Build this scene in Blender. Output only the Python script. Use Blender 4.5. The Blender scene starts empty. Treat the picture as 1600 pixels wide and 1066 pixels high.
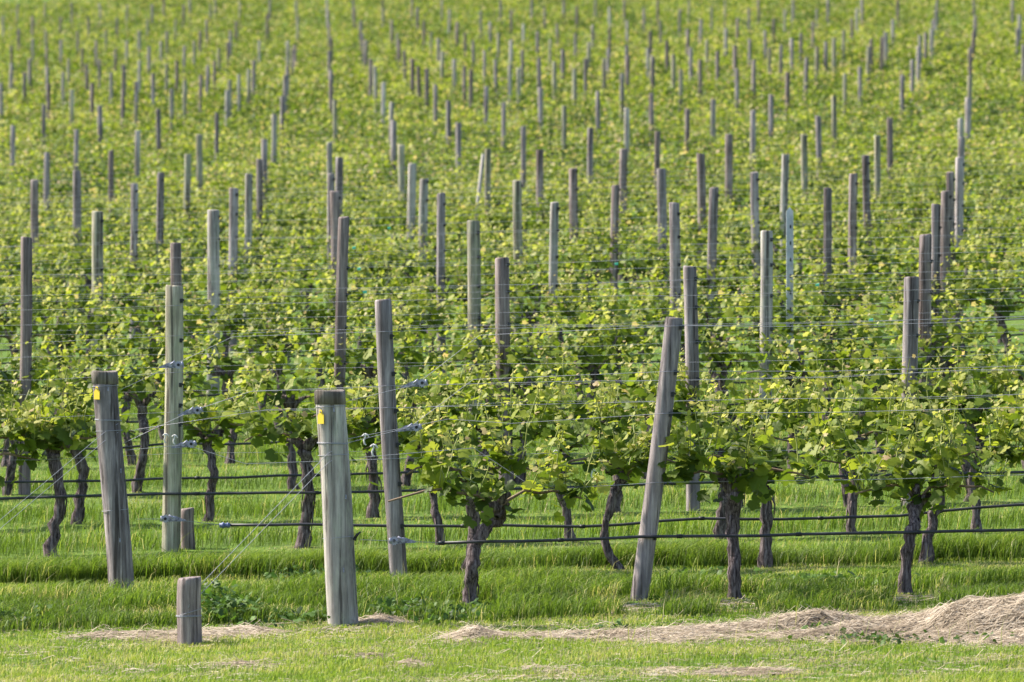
import bpy, math, random
import numpy as np
from mathutils import Vector, Matrix, Euler
random.seed(7)
RNG = np.random.default_rng(11)
S = bpy.context.scene
COL = S.collection

# ------------------------------------------------------------------ camera, light
F = 8500.0            # focal length in pixels of the 1600 px wide photograph
CAMZ = 1.75
cam_d = bpy.data.cameras.new('camera')
cam = bpy.data.objects.new('camera', cam_d); COL.objects.link(cam)
cam.location = (0, 0, CAMZ); cam.rotation_euler = (math.radians(90), 0, 0)
cam_d.sensor_width = 36; cam_d.lens = F / 1600 * 36
cam_d.clip_start = 0.5; cam_d.clip_end = 2000
cam_d.dof.use_dof = True; cam_d.dof.focus_distance = 31.0; cam_d.dof.aperture_fstop = 6.2
S.camera = cam

SUN = Vector((-0.60, 0.24, 0.66)).normalized()
world = bpy.data.worlds.new('World'); S.world = world; world.use_nodes = True
wn = world.node_tree; wn.nodes.clear()
sky = wn.nodes.new('ShaderNodeTexSky'); sky.sky_type = 'NISHITA'; sky.sun_disc = False
sky.sun_elevation = math.asin(SUN.z); sky.sun_rotation = math.atan2(SUN.x, SUN.y)
sky.air_density = 1.0; sky.dust_density = 1.5
bg = wn.nodes.new('ShaderNodeBackground'); bg.inputs[1].default_value = 0.125
wo = wn.nodes.new('ShaderNodeOutputWorld')
wn.links.new(sky.outputs[0], bg.inputs[0]); wn.links.new(bg.outputs[0], wo.inputs[0])
sun_d = bpy.data.lights.new('sun', 'SUN'); sun_d.energy = 4.9; sun_d.angle = math.radians(3.0)
sun_d.color = (1.0, 0.92, 0.78)
sun = bpy.data.objects.new('sun', sun_d); COL.objects.link(sun)
sun.rotation_euler = (-SUN).to_track_quat('-Z', 'Y').to_euler()
S.view_settings.view_transform = 'Standard'; S.view_settings.look = 'None'
S.view_settings.exposure = 1.18; S.view_settings.gamma = 1.0
S.view_settings.use_curve_mapping = False
S.cycles.max_bounces = 6; S.cycles.transmission_bounces = 4; S.cycles.transparent_max_bounces = 4

# ------------------------------------------------------------------ materials
class NT:
    def __init__(s, name):
        s.m = bpy.data.materials.new(name); s.m.use_nodes = True
        s.t = s.m.node_tree; s.t.nodes.clear()
        s.out = s.n('ShaderNodeOutputMaterial')
    def n(s, k, **kw):
        x = s.t.nodes.new(k)
        for a, b in kw.items(): setattr(x, a, b)
        return x
    def l(s, a, b): s.t.links.new(a, b)
    def noise(s, vec, scale, detail=4, rough=.6):
        x = s.n('ShaderNodeTexNoise'); x.inputs['Scale'].default_value = scale
        x.inputs['Detail'].default_value = detail; x.inputs['Roughness'].default_value = rough
        if vec is not None: s.l(vec, x.inputs['Vector'])
        return x.outputs['Fac']
    def ramp(s, fac, stops):
        x = s.n('ShaderNodeValToRGB'); e = x.color_ramp.elements
        while len(e) < len(stops): e.new(.5)
        for i, (p, c) in enumerate(stops): e[i].position = p; e[i].color = (*c, 1)
        s.l(fac, x.inputs[0]); return x.outputs[0]
    def math(s, op, a, b=None):
        x = s.n('ShaderNodeMath', operation=op)
        for i, v in enumerate((a, b)):
            if v is None: continue
            if isinstance(v, (int, float)): x.inputs[i].default_value = v
            else: s.l(v, x.inputs[i])
        return x.outputs[0]
    def mix(s, fac, a, b, blend='MIX'):
        x = s.n('ShaderNodeMix', data_type='RGBA', blend_type=blend)
        for i, v in ((0, fac), (6, a), (7, b)):
            if isinstance(v, (int, float)): x.inputs[i].default_value = v
            elif isinstance(v, tuple): x.inputs[i].default_value = (*v, 1)
            else: s.l(v, x.inputs[i])
        return x.outputs[2]
    def obj(s): return s.n('ShaderNodeTexCoord').outputs['Object']
    def mapped(s, vec, scale):
        x = s.n('ShaderNodeMapping'); x.inputs['Scale'].default_value = scale
        s.l(vec, x.inputs[0]); return x.outputs[0]
    def princ(s, col, rough=.8, metal=0, bump=None, bstr=.3, bdist=.005, spec=.3):
        p = s.n('ShaderNodeBsdfPrincipled')
        if isinstance(col, tuple): p.inputs['Base Color'].default_value = (*col, 1)
        else: s.l(col, p.inputs['Base Color'])
        p.inputs['Roughness'].default_value = rough; p.inputs['Metallic'].default_value = metal
        p.inputs['Specular IOR Level'].default_value = spec
        if bump is not None:
            b = s.n('ShaderNodeBump'); b.inputs['Strength'].default_value = bstr
            b.inputs['Distance'].default_value = bdist
            s.l(bump, b.inputs['Height']); s.l(b.outputs[0], p.inputs['Normal'])
        return p
    def done(s, sh): s.l(sh.outputs[0], s.out.inputs[0]); return s.m

def leafy(name, stops, trans=.4, rough=.5, use_obj=False, spec=.18, tmul=(1.2, 1.25, .72)):
    t = NT(name)
    if use_obj:
        oi = t.n('ShaderNodeObjectInfo'); sep = t.n('ShaderNodeSeparateColor'); t.l(oi.outputs['Color'], sep.inputs[0])
        fac = sep.outputs[0]
    else:
        a = t.n('ShaderNodeAttribute'); a.attribute_name = 'tint'; fac = a.outputs['Fac']
    c = t.ramp(fac, stops)
    p = t.princ(c, rough, spec=spec)
    tr = t.n('ShaderNodeBsdfTranslucent'); t.l(t.mix(1.0, c, tmul, 'MULTIPLY'), tr.inputs[0])
    mx = t.n('ShaderNodeMixShader'); mx.inputs[0].default_value = trans
    t.l(p.outputs[0], mx.inputs[1]); t.l(tr.outputs[0], mx.inputs[2])
    return t.done(mx)

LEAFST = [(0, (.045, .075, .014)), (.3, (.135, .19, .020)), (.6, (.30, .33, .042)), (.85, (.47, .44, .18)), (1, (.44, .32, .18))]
M = {}
M['leaf'] = leafy('vine_leaf', LEAFST, .48, use_obj=True)
M['foliage'] = leafy('vine_foliage', LEAFST, .48)
M['grass'] = leafy('grass_blades', [(0, (.055, .09, .018)), (.4, (.15, .235, .030)), (.7, (.31, .35, .07)), (1, (.48, .40, .25))], .4, rough=.6, spec=.25)
M['hay'] = leafy('dry_hay', [(0, (.16, .12, .08)), (.5, (.37, .295, .215)), (1, (.62, .53, .42))], .2, rough=.7, spec=.2, tmul=(1, 1, .9))
M['weed'] = leafy('weed_leaves', [(0, (.03, .06, .015)), (1, (.12, .22, .03))], .3)

def wood(name, dark, mid, light, lichen=None):
    t = NT(name); o = t.obj(); oi = t.n('ShaderNodeObjectInfo')
    off = t.n('ShaderNodeVectorMath', operation='ADD'); cmb = t.n('ShaderNodeCombineXYZ')
    t.l(t.math('MULTIPLY', oi.outputs['Random'], 37.0), cmb.inputs[0]); t.l(t.math('MULTIPLY', oi.outputs['Random'], 11.0), cmb.inputs[2])
    t.l(o, off.inputs[0]); t.l(cmb.outputs[0], off.inputs[1]); v = off.outputs[0]
    grain = t.noise(t.mapped(v, (34, 34, 1.5)), 1.6, 8, .78)
    crack = t.noise(t.mapped(v, (26, 26, .7)), 1.2, 4, .6)
    blot = t.noise(t.mapped(v, (7, 7, 2.5)), 1.4, 4, .6)
    c = t.ramp(grain, [(.34, dark), (.5, mid), (.66, light)])
    c = t.mix(t.ramp(blot, [(.4, (0, 0, 0)), (.7, (.8, .8, .8))]), c, dark)
    ck = t.ramp(crack, [(.385, (1, 1, 1)), (.43, (0, 0, 0))])
    c = t.mix(t.math('MULTIPLY', ck, .75), c, (.035, .028, .026))
    st = t.noise(t.mapped(v, (13, 13, .55)), 1.1, 5, .7)
    c = t.mix(1.0, c, t.ramp(st, [(.36, (.50, .47, .46)), (.5, (.95, .95, .95)), (.62, (1.30, 1.27, 1.22))]), 'MULTIPLY')
    if lichen:
        ln = t.noise(t.mapped(v, (9, 9, 3)), 2.0, 5, .7)
        c = t.mix(t.ramp(ln, [(.48, (0, 0, 0)), (.68, (.5, .5, .5))]), c, lichen)
    br = t.math('ADD', t.math('MULTIPLY', oi.outputs['Random'], .42), 1.02)
    cc = t.n('ShaderNodeCombineColor')
    for i, wm in enumerate((1.01, .985, .965)): t.l(t.math('MULTIPLY', br, wm), cc.inputs[i])
    c = t.mix(1.0, c, cc.outputs[0], 'MULTIPLY')
    h = t.math('SUBTRACT', grain, t.math('MULTIPLY', ck, 1.5))
    return t.done(t.princ(c, .88, bump=h, bstr=.6, bdist=.006, spec=.2))
M['wood_grey'] = wood('weathered_grey_wood', (.11, .095, .10), (.24, .215, .225), (.39, .355, .36))
M['wood_brown'] = wood('weathered_brown_wood', (.09, .07, .07), (.20, .165, .165), (.32, .275, .265))
M['wood_green'] = wood('weathered_green_wood', (.12, .11, .085), (.27, .255, .20), (.42, .395, .32), (.22, .255, .165))
M['wood_pale'] = wood('weathered_pale_wood', (.17, .155, .15), (.31, .29, .28), (.44, .41, .385), (.30, .32, .26))
M['wood_dark'] = wood('dark_end_grain', (.085, .075, .068), (.17, .15, .135), (.27, .245, .22))
t = NT('vine_bark'); o = t.obj(); oi = t.n('ShaderNodeObjectInfo')
g = t.noise(t.mapped(o, (60, 60, 7)), 1.3, 6, .7)
c = t.ramp(g, [(.36, (.022, .016, .016)), (.5, (.115, .088, .090)), (.66, (.29, .24, .24))])
M['bark'] = t.done(t.princ(c, .95, bump=g, bstr=1, bdist=.015, spec=.1))
t = NT('green_shoot'); M['shoot'] = t.done(t.princ((.22, .25, .06), .5))
t = NT('cane_wood'); M['cane'] = t.done(t.princ(t.ramp(t.noise(t.obj(), 30), [(.3, (.09, .06, .04)), (.7, (.28, .20, .14))]), .8))
t = NT('galvanised_steel'); M['steel'] = t.done(t.princ(t.ramp(t.noise(t.obj(), 60), [(.35, (.13, .13, .18)), (.65, (.36, .36, .46))]), .5, .3))
t = NT('bright_steel'); M['bright'] = t.done(t.princ((.34, .34, .43), .45, .3))
t = NT('galvanised_wire'); M['wire'] = t.done(t.princ((.32, .32, .37), .6, .3))
t = NT('black_pipe'); M['pipe'] = t.done(t.princ(t.ramp(t.noise(t.obj(), 9), [(.35, (.018, .018, .022)), (.7, (.055, .052, .06))]), .5, spec=.4))
t = NT('blue_fitting'); M['blue'] = t.done(t.princ((.10, .13, .26), .5))
t = NT('black_plastic'); M['black'] = t.done(t.princ((.02, .02, .022), .5))
t = NT('yellow_tag'); M['yellow'] = t.done(t.princ((.80, .58, .05), .45))
t = NT('white_plastic'); M['white'] = t.done(t.princ((.62, .60, .58), .5))
t = NT('teal_plastic'); M['teal'] = t.done(t.princ((.10, .50, .33), .5))
t = NT('steel_post_paint'); M['steelpost'] = t.done(t.princ(t.ramp(t.noise(t.obj(), 14), [(.3, (.40, .42, .46)), (.7, (.62, .64, .68))]), .6, .2))
t = NT('grassy_ground'); geo = t.n('ShaderNodeNewGeometry').outputs['Position']
n1 = t.noise(geo, 1.3, 5, .6); n2 = t.noise(geo, 14, 6, .7)
c = t.ramp(n2, [(.3, (.035, .06, .014)), (.5, (.09, .155, .025)), (.75, (.18, .25, .06))])
c = t.mix(t.ramp(n1, [(.58, (0, 0, 0)), (.78, (.55, .55, .55))]), c, (.26, .22, .14))
M['ground'] = t.done(t.princ(c, .95, bump=n2, bstr=.6, bdist=.04, spec=.1))

# ------------------------------------------------------------------ terrain
TD = np.array([-30, 0, 15, 24, 26, 28.0, 28.7, 29.3, 30.0, 32.0, 34.2, 36.3, 40, 45.5, 50, 55.6, 70, 87, 100, 116, 140, 167, 198, 230, 300, 420], float)
TZ = np.array([-2.3, -1.85, -1.76, -1.66, -1.615, -1.555, -1.535, -1.505, -1.445, -1.385, -1.28, -1.17, -.90, -.50, -.24, .10, .90, 1.99, 2.95, 4.27, 6.1, 8.1, 11.0, 14.3, 22.0, 34.0], float)
_dd = np.arange(-30, 421, .25); _zz = np.interp(_dd, TD, TZ)
_k = np.exp(-np.linspace(-2, 2, 7) ** 2); _k /= _k.sum()
_zz = np.convolve(np.pad(_zz, 3, 'edge'), _k, 'valid')
SLD = np.array([0, 30, 60, 115, 420], float); SLV = np.array([.02, .024, .032, .046, .05])
def gz(x, d):
    """world height of the ground at x, d"""
    x = np.asarray(x, float); d = np.asarray(d, float)
    base = np.interp(d, _dd, _zz) + CAMZ
    lat = np.interp(d, SLD, SLV) * np.clip(x, -60, 60)
    r = .010 * np.sin(x * 2.1 + d * .7) * np.sin(d * 2.9 - x) + .006 * np.sin(x * 5.3 + d * 4.1)
    return base + lat + r
def gzf(x, d): return float(gz(x, d))
def px(u, d): return (u - 800) * d / F
def pz(v, d): return CAMZ + (533 - v) * d / F
ROW = 2.14
def rowd(n): return 27.86 + ROW * n

def vnoise(x, y, seed=0):
    """value noise 0..1"""
    xi = np.floor(x).astype(np.int64); yi = np.floor(y).astype(np.int64)
    fx = x - xi; fy = y - yi; fx = fx * fx * (3 - 2 * fx); fy = fy * fy * (3 - 2 * fy)
    def h(a, b):
        n = (a * 374761393 + b * 668265263 + seed * 974711) & 0x7fffffff
        n = ((n ^ (n >> 13)) * 1274126177) & 0x7fffffff
        return ((n ^ (n >> 16)) & 0xffff) / 65535.0
    return (h(xi, yi) * (1 - fx) + h(xi + 1, yi) * fx) * (1 - fy) + (h(xi, yi + 1) * (1 - fx) + h(xi + 1, yi + 1) * fx) * fy
def fbm(x, y, seed=0): return .55 * vnoise(x, y, seed) + .3 * vnoise(x * 2.1, y * 2.1, seed + 1) + .15 * vnoise(x * 4.3, y * 4.3, seed + 2)

# ------------------------------------------------------------------ mesh helpers
def fastmesh(name, V, faces_list, mat, tint=None, smooth=False):
    """faces_list: list of (n,k) int arrays"""
    me = bpy.data.meshes.new(name)
    me.vertices.add(len(V)); me.vertices.foreach_set('co', np.ascontiguousarray(V, np.float32).ravel())
    li = np.concatenate([f.ravel() for f in faces_list]).astype(np.int32)
    tot = np.concatenate([np.full(len(f), f.shape[1], np.int32) for f in faces_list])
    st = np.concatenate([[0], np.cumsum(tot)[:-1]]).astype(np.int32)
    me.loops.add(len(li)); me.loops.foreach_set('vertex_index', li)
    me.polygons.add(len(tot)); me.polygons.foreach_set('loop_start', st)
    if smooth: me.polygons.foreach_set('use_smooth', np.ones(len(tot), bool))
    if tint is not None:
        a = me.attributes.new('tint', 'FLOAT', 'POINT'); a.data.foreach_set('value', np.ascontiguousarray(tint, np.float32))
    me.update(calc_edges=True); me.validate()
    me.materials.append(M[mat] if isinstance(mat, str) else mat)
    return me
class MB:
    def __init__(s): s.v = []; s.f = []
    def add(s, vs, fs):
        k = len(s.v); s.v += [tuple(v) for v in vs]; s.f += [tuple(i + k for i in f) for f in fs]
    def box(s, c, h, R=None):
        c = Vector(c); vs = [Vector((sx * h[0], sy * h[1], sz * h[2])) for sx in (-1, 1) for sy in (-1, 1) for sz in (-1, 1)]
        if R is not None: vs = [R @ v for v in vs]
        s.add([c + v for v in vs], [(0, 1, 3, 2), (4, 6, 7, 5), (0, 4, 5, 1), (2, 3, 7, 6), (0, 2, 6, 4), (1, 5, 7, 3)])
    def tube(s, pts, rad, n=8, caps=True, bump=0, rs=None):
        pts = [Vector(p) for p in pts]; m = len(pts)
        rad = rad if isinstance(rad, (list, tuple)) else [rad] * m
        t0 = (pts[1] - pts[0]).normalized()
        a = Vector((0, 1, 0)) if abs(t0.y) < .8 else Vector((1, 0, 0))
        u = t0.cross(a).normalized(); vs = []
        for i in range(m):
            t = (pts[min(i + 1, m - 1)] - pts[max(i - 1, 0)]).normalized()
            u = (u - t * u.dot(t)).normalized(); w = t.cross(u)
            for j in range(n):
                an = 2 * math.pi * j / n
                r = rad[i]
                if bump: r *= 1 + bump * ((rs or random).random() - .5) * 2
                vs.append(pts[i] + u * (math.cos(an) * r) + w * (math.sin(an) * r))
        fs = [(i * n + j, i * n + (j + 1) % n, (i + 1) * n + (j + 1) % n, (i + 1) * n + j) for i in range(m - 1) for j in range(n)]
        if caps: fs += [tuple(reversed(range(n))), tuple((m - 1) * n + j for j in range(n))]
        s.add(vs, fs)
    def mesh(s, name, mat, smooth=True):
        me = bpy.data.meshes.new(name); me.from_pydata(s.v, [], s.f); me.update()
        if smooth: me.polygons.foreach_set('use_smooth', [len(p.vertices) <= 4 for p in me.polygons])
        me.materials.append(M[mat]); return me
def link(name, me, parent=None, loc=None):
    o = bpy.data.objects.new(name, me); COL.objects.link(o)
    if parent is not None: o.parent = parent
    if loc is not None: o.location = loc
    return o
def tag(o, label=None, cat=None, group=None, kind=None):
    for k, v in (('label', label), ('category', cat), ('group', group), ('kind', kind)):
        if v: o[k] = v
    return o

# ------------------------------------------------------------------ ground
xs = np.unique(np.concatenate([np.linspace(-160, -12, 30), np.arange(-12, 12.01, .25), np.linspace(12, 160, 30)]))
ds = np.unique(np.concatenate([np.linspace(-30, 22, 20), np.arange(22, 46, .2), np.arange(46, 130, 1.0), np.linspace(130, 420, 80)]))
X, D = np.meshgrid(xs, ds); Z = gz(X, D)
V = np.stack([X, D, Z], -1).reshape(-1, 3); nx = len(xs); ny = len(ds)
I = (np.arange(ny - 1)[:, None] * nx + np.arange(nx - 1)[None, :]).ravel()
me = fastmesh('ground', V, [np.stack([I, I + 1, I + nx + 1, I + nx], 1)], 'ground', smooth=True)
tag(link('ground', me), kind='structure')

# ------------------------------------------------------------------ grass
def blades(name, x, d, h, w, tint, lean=.5, label=None, z0=None, mat='grass', bias=(0, 0), curl=.0):
    n = len(x); a = RNG.uniform(0, 2 * math.pi, n)
    z = gz(x, d) if z0 is None else z0
    fx, fy = np.cos(a), np.sin(a)                      # width direction
    la = RNG.uniform(0, 2 * math.pi, n); lm = RNG.uniform(.1, 1, n) * lean * h
    lx = np.cos(la) * lm + bias[0] * h; ly = np.sin(la) * lm + bias[1] * h
    V = np.empty((n, 5, 3)); w2 = w / 2
    V[:, 0] = np.stack([x - fx * w2, d - fy * w2, z - .01], 1); V[:, 1] = np.stack([x + fx * w2, d + fy * w2, z - .01], 1)
    mx, my, mz = x + lx * .35, d + ly * .35, z + h * .6
    V[:, 2] = np.stack([mx + fx * w2 * .8, my + fy * w2 * .8, mz], 1); V[:, 3] = np.stack([mx - fx * w2 * .8, my - fy * w2 * .8, mz], 1)
    V[:, 4] = np.stack([x + lx, d + ly, z + h * (1 - .25 * lean)], 1)
    b = np.arange(n)[:, None] * 5
    me = fastmesh(name, V.reshape(-1, 3), [b + np.array([[0, 1, 2, 3]]), b + np.array([[3, 2, 4]])], mat, np.repeat(tint, 5), smooth=True)
    return tag(link(name, me), label, 'grass', kind='stuff')
def hayfield(x, d):
    """height of the raked hay above the soil"""
    u = 800 + x * F / d; v = 533 - (gz(x, d) - CAMZ) * F / d
    def g(u0, v0, su, sv, a): return a * np.exp(-((u - u0) / su) ** 2 - ((v - v0) / sv) ** 2)
    s = g(1500, 985, 80, 15, .21) + g(1625, 983, 75, 18, .19) + g(1330, 990, 60, 12, .085) + g(1180, 993, 120, 10, .028)
    s = s + g(1000, 1000, 110, 9, .024) + g(860, 1002, 80, 8, .02) + g(740, 998, 40, 9, .035)
    s = s + g(400, 991, 60, 6, .03) + g(520, 987, 80, 5, .015) + g(300, 1000, 50, 6, .035) + g(180, 997, 90, 6, .02) + g(1250, 984, 60, 8, .04)
    s = s + g(640, 1045, 22, 8, .02) + g(1180, 1055, 90, 6, .014) + g(1040, 1052, 30, 6, .014) + g(380, 1043, 60, 5, .01) + g(570, 1030, 30, 7, .012) + g(850, 1050, 40, 6, .012) + g(600, 975, 30, 8, .03)
    return s * np.clip((fbm(x * 2.4, d * 5, 5) - .33) * 3.2, 0, 1.5) * (.75 + .5 * fbm(x * 9, d * 9, 6))
def rowphase(d): return np.mod((d - 27.86) / ROW, 1.0)

def scatter(n, d0, d1, margin=.8):
    d = RNG.uniform(d0, d1, n); hw = d * 800 / F + margin
    x = RNG.uniform(-1, 1, n) * (d1 * 800 / F + margin); k = np.abs(x) < hw
    return x[k], d[k]
FEET = [(537, 982, 29.15), (190, 927, 31.6), (1000, 940, 30.0), (622, 905, 32.14), (268, 868, 34.28), (738, 935, 30), (1146, 925, 30), (1415, 920, 30), (295, 1000, 28.35), (966, 893, 32.14)]
def grasspatch(name, n, d0, d1, label, far=False):
    x, d = scatter(n, d0, d1)
    p = rowphase(d + .16 * (fbm(x * 1.3, d * .5, 3) - .5)); front = d < 29.25 + .25 * (fbm(x * 1.5, d * 0, 9) - .5)
    long_ = ((p > .04) & (p < .40 + .25 * (fbm(x * .9, d * .3, 14) - .5)) | ((d < 30.1) & (d > 29))) & ~front
    n1 = fbm(x * 1.1, d * 1.6, 21); n2 = vnoise(x * 9, d * 9, 4)
    h = np.where(long_, RNG.uniform(.07, .165, len(x)) * (.25 + 1.35 * n1), RNG.uniform(.015, .045, len(x)) * (.4 + 1.2 * n1))
    w = np.where(long_, .0048, .0040) * RNG.uniform(.7, 1.4, len(x)) * (1.0 if not far else 2.0)
    r2 = long_ & (np.abs(d - 32.45) < .45); r3 = long_ & (d > 34)
    h = np.where(r2, h * 1.25, np.where(r3, h * 1.15, h))
    if far: h = h * 1.1
    t = .36 + .40 * (n1 - .5) + RNG.normal(0, .11, len(x)) + np.where(long_, -.13, .10) + .18 * (n2 - .5)
    dry = ((fbm(x * 1.7, d * 3.5, 33) > np.where(long_, .72, .53)) & (RNG.random(len(x)) < .5)) | (RNG.random(len(x)) < .035)
    t = np.where(dry, RNG.uniform(.7, 1, len(x)), t)
    for fu, fv, fd in FEET:
        fx = px(fu, fd); near_ = (np.abs(x - fx) < .10 + .05 * n2) & (d > fd - .75) & (d < fd + .12)
        h = np.where(near_, np.minimum(h, .022 + .02 * n2), h)
    hh = hayfield(x, d); keep = (hh < .012) | ((RNG.random(len(x)) < .38) & (hh < .09))
    # sparse line of litter along the vine line
    lit = (p > .80) & (p < 1.0) & ~front & (fbm(x * 1.2, d * 2, 71) > .42)
    t = np.where(lit & (RNG.random(len(x)) < .6), RNG.uniform(.75, 1, len(x)), t); h = np.where(lit, h * .5, h)
    gone = long_ & (RNG.random(len(x)) < .35) & (vnoise(x * 6, d * 6, 44) < .4); keep &= ~gone
    keep &= RNG.random(len(x)) < np.where(front, .9, 1)
    return blades(name, x[keep], d[keep], h[keep], w[keep], np.clip(t[keep], 0, 1), .95, label, bias=(.20, -.16))
grasspatch('mown_grass', 330000, 24.6, 32.5, 'sunlit grass of the headland and first rows, mown short beside the hay')
grasspatch('long_grass', 190000, 32.5, 48, 'green grass strips growing between the middle vine rows')
grasspatch('hillside_grass', 60000, 48, 110, 'grass growing under the vine rows up the hillside', far=True)

x, d = scatter(2600, 26, 44); k = fbm(x * 1.2, d * 1.8, 61) > .45; x, d = x[k], d[k]
blades('seed_stalks', x, d, RNG.uniform(.10, .26, len(x)), RNG.uniform(.002, .004, len(x)), RNG.uniform(.6, 1, len(x)), .6, 'thin pale seeding stalks standing out of the grass', bias=(.1, 0))
x = RNG.uniform(-3.9, 3.9, 36000); d = 32.20 + .35 * fbm(x * .8, x * 0 + 2, 19) + np.abs(RNG.normal(0, .22, len(x))); n1 = fbm(x * 1.4, d * 1.2, 21)
k = np.ones(len(x), bool)
for fu, fv, fd in FEET:
    if 31.5 < fd < 33: k &= ~((np.abs(x - px(fu, fd)) < .08) & (d < fd + .15))
x, d, n1 = x[k], d[k], n1[k]
blades('row_tussocks', x, d, RNG.uniform(.08, .17, len(x)) * (.15 + 1.5 * n1), RNG.uniform(.003, .006, len(x)), np.clip(RNG.normal(.36, .13, len(x)) + .25 * (n1 - .5), 0, 1), .9, 'dense unmown grass left along the second vine row', bias=(.22, -.10))
# ------------------------------------------------------------------ hay
x = RNG.uniform(-3.2, 3.2, 330000); d = RNG.uniform(25.6, 29.8, 330000)
hh = hayfield(x, d); k = RNG.random(len(x)) < np.clip((hh - .0008) * 16, .012 + .05 * (fbm(x * 1.5, d * 2.5, 77) > .58), .85); x, d, hh = x[k], d[k], hh[k]
n = len(x); L = RNG.uniform(.05, .17, n); a = RNG.normal(-.3, .8, n) + 1.2 * (fbm(x * 2.5, d * 2.5, 17) - .5); a2 = a + RNG.normal(0, .6, n)
sgn = np.where(RNG.random(n) < .5, -1, 1)
c0 = np.stack([x, d], 1); d1 = np.stack([np.cos(a), np.sin(a) * .8], 1) * (L / 2 * sgn)[:, None]; d2 = np.stack([np.cos(a2), np.sin(a2) * .8], 1) * (L / 2 * sgn)[:, None]
P = [c0, c0 + d1, c0 + d1 + d2]; wv = RNG.uniform(.0018, .0042, n)
VV = []
lift = hh * RNG.uniform(.75, 1.05, n)
for i, p in enumerate(P):
    zz = gz(p[:, 0], p[:, 1]) + np.minimum(hayfield(p[:, 0], p[:, 1]) * 1.0, lift + .02) + RNG.uniform(0, .015, n) + (RNG.random(n) < .10) * RNG.uniform(0, .025, n) * i
    VV.append(np.stack([p[:, 0], p[:, 1] - wv * .5, zz - wv * .3], 1)); VV.append(np.stack([p[:, 0], p[:, 1] + wv * .5, zz + wv * .3], 1))
V = np.stack(VV, 1).reshape(-1, 3); b = np.arange(n)[:, None] * 6
tn = np.clip(RNG.normal(.42, .27, n) + .7 * (fbm(x * 4, d * 4, 8) - .5), 0, 1)
gx = np.arange(-3.3, 3.3, .05); gd = np.arange(25.8, 29.8, .05); GX, GD = np.meshgrid(gx, gd)
GH = hayfield(GX, GD); GZ = gz(GX, GD) + GH * .9 - .008
Vc = np.stack([GX, GD, GZ], -1).reshape(-1, 3); nxx = len(gx)
I = (np.arange(len(gd) - 1)[:, None] * nxx + np.arange(nxx - 1)[None, :]).ravel()
I = I[GH.ravel()[I] > .010]
base = len(V)
me = fastmesh('hay', np.concatenate([V, Vc]), [b + np.array([[0, 2, 3, 1]]), b + np.array([[2, 4, 5, 3]]), np.stack([I, I + 1, I + nxx + 1, I + nxx], 1) + base], 'hay',
              np.concatenate([np.repeat(tn, 6), np.full(len(Vc), .3)]))
tag(link('hay', me), 'pale dry mown hay raked in a heaped line along the headland', 'hay', kind='stuff')

# ------------------------------------------------------------------ leaves
HALF = [(0, 1.0), (10, .90), (22, .82), (32, .74), (42, .86), (54, .95), (68, .86), (84, .74), (100, .82), (120, .82), (142, .68), (162, .56), (176, .26)]
def leaf_geo(kind, rs):
    """unit leaf: stalk end at the origin, tip along +Y, face +Z"""
    if kind == 'hi':
        half = HALF; 
    elif kind == 'mid':
        half = [(0, 1.0), (30, .76), (56, .93), (88, .74), (122, .8), (172, .3)]
    else:
        vs = np.array([[0, -.02, 0], [.48, .42, .10], [0, .98, -.12], [-.48, .42, .10]]) + rs.normal(0, .04, (4, 3))
        return vs, [(0, 1, 2), (0, 2, 3)]
    pts = []
    for an, r in half: pts.append((math.radians(an), r))
    out = pts + [(-a_, r) for a_, r in reversed(pts[1:])]
    k1, k2, k3 = rs.uniform(-.35, .1), rs.uniform(.0, .32), rs.uniform(-.1, .1)
    vs = [(0, .42, .03)]
    for a_, r in out:
        r *= rs.uniform(.92, 1.08)
        x_, y_ = math.sin(a_) * r * .60, .42 + math.cos(a_) * r * .56
        vs.append((x_, y_, k1 * (y_ - .42) ** 2 * 1.6 + k2 * abs(x_) - .25 * x_ * x_ + k3 * x_ + rs.normal(0, .022)))
    n_ = len(out)
    return np.array(vs), [(0, 1 + (i + 1) % n_, 1 + i) for i in range(n_)]
_rs = np.random.default_rng(3)
LEAFMESH = []
for i in range(8):
    v, f = leaf_geo('hi', _rs); LEAFMESH.append(fastmesh('leaf', v, [np.array(f)], 'leaf', smooth=True))
LG = {k: [leaf_geo(k, _rs) for _ in range(10)] for k in ('hi', 'mid', 'lo')}
def leaves_mesh(name, P, R, Sz, T, kind, mat='foliage'):
    """join many leaves: P (n,3), R (n,3,3), Sz (n), T (n)"""
    G = LG[kind]; VV = []; FF = []; TT = []; base = 0
    var = RNG.integers(0, len(G), len(P))
    for g in range(len(G)):
        k = np.where(var == g)[0]
        if not len(k): continue
        v, f = G[g]; f = np.array(f)
        W = np.einsum('nij,vj->nvi', R[k], v) * Sz[k][:, None, None] + P[k][:, None, :]
        VV.append(W.reshape(-1, 3)); TT.append(np.repeat(T[k], len(v)))
        FF.append((f[None] + (np.arange(len(k)) * len(v))[:, None, None] + base).reshape(-1, 3)); base += len(k) * len(v)
    return fastmesh(name, np.concatenate(VV), [np.concatenate(FF)], mat, np.concatenate(TT), smooth=(kind != 'lo'))
def leaf_frames(n, rs, out=None, up=.7):
    """random frames; columns = x, tip direction, normal"""
    az = rs.uniform(0, 2 * math.pi, n)
    tip = np.stack([np.cos(az), np.sin(az), rs.uniform(-.9, .35, n)], 1)
    if out is not None: tip[:, :2] += out[:, :2] * .8
    tip /= np.linalg.norm(tip, axis=1)[:, None]
    nm = np.stack([rs.normal(0, .55, n), rs.normal(-.25, .55, n), np.full(n, up)], 1)
    nm -= tip * (nm * tip).sum(1)[:, None]; nm /= np.linalg.norm(nm, axis=1)[:, None]
    xx = np.cross(tip, nm)
    return np.stack([xx, tip, nm], 2)

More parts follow.
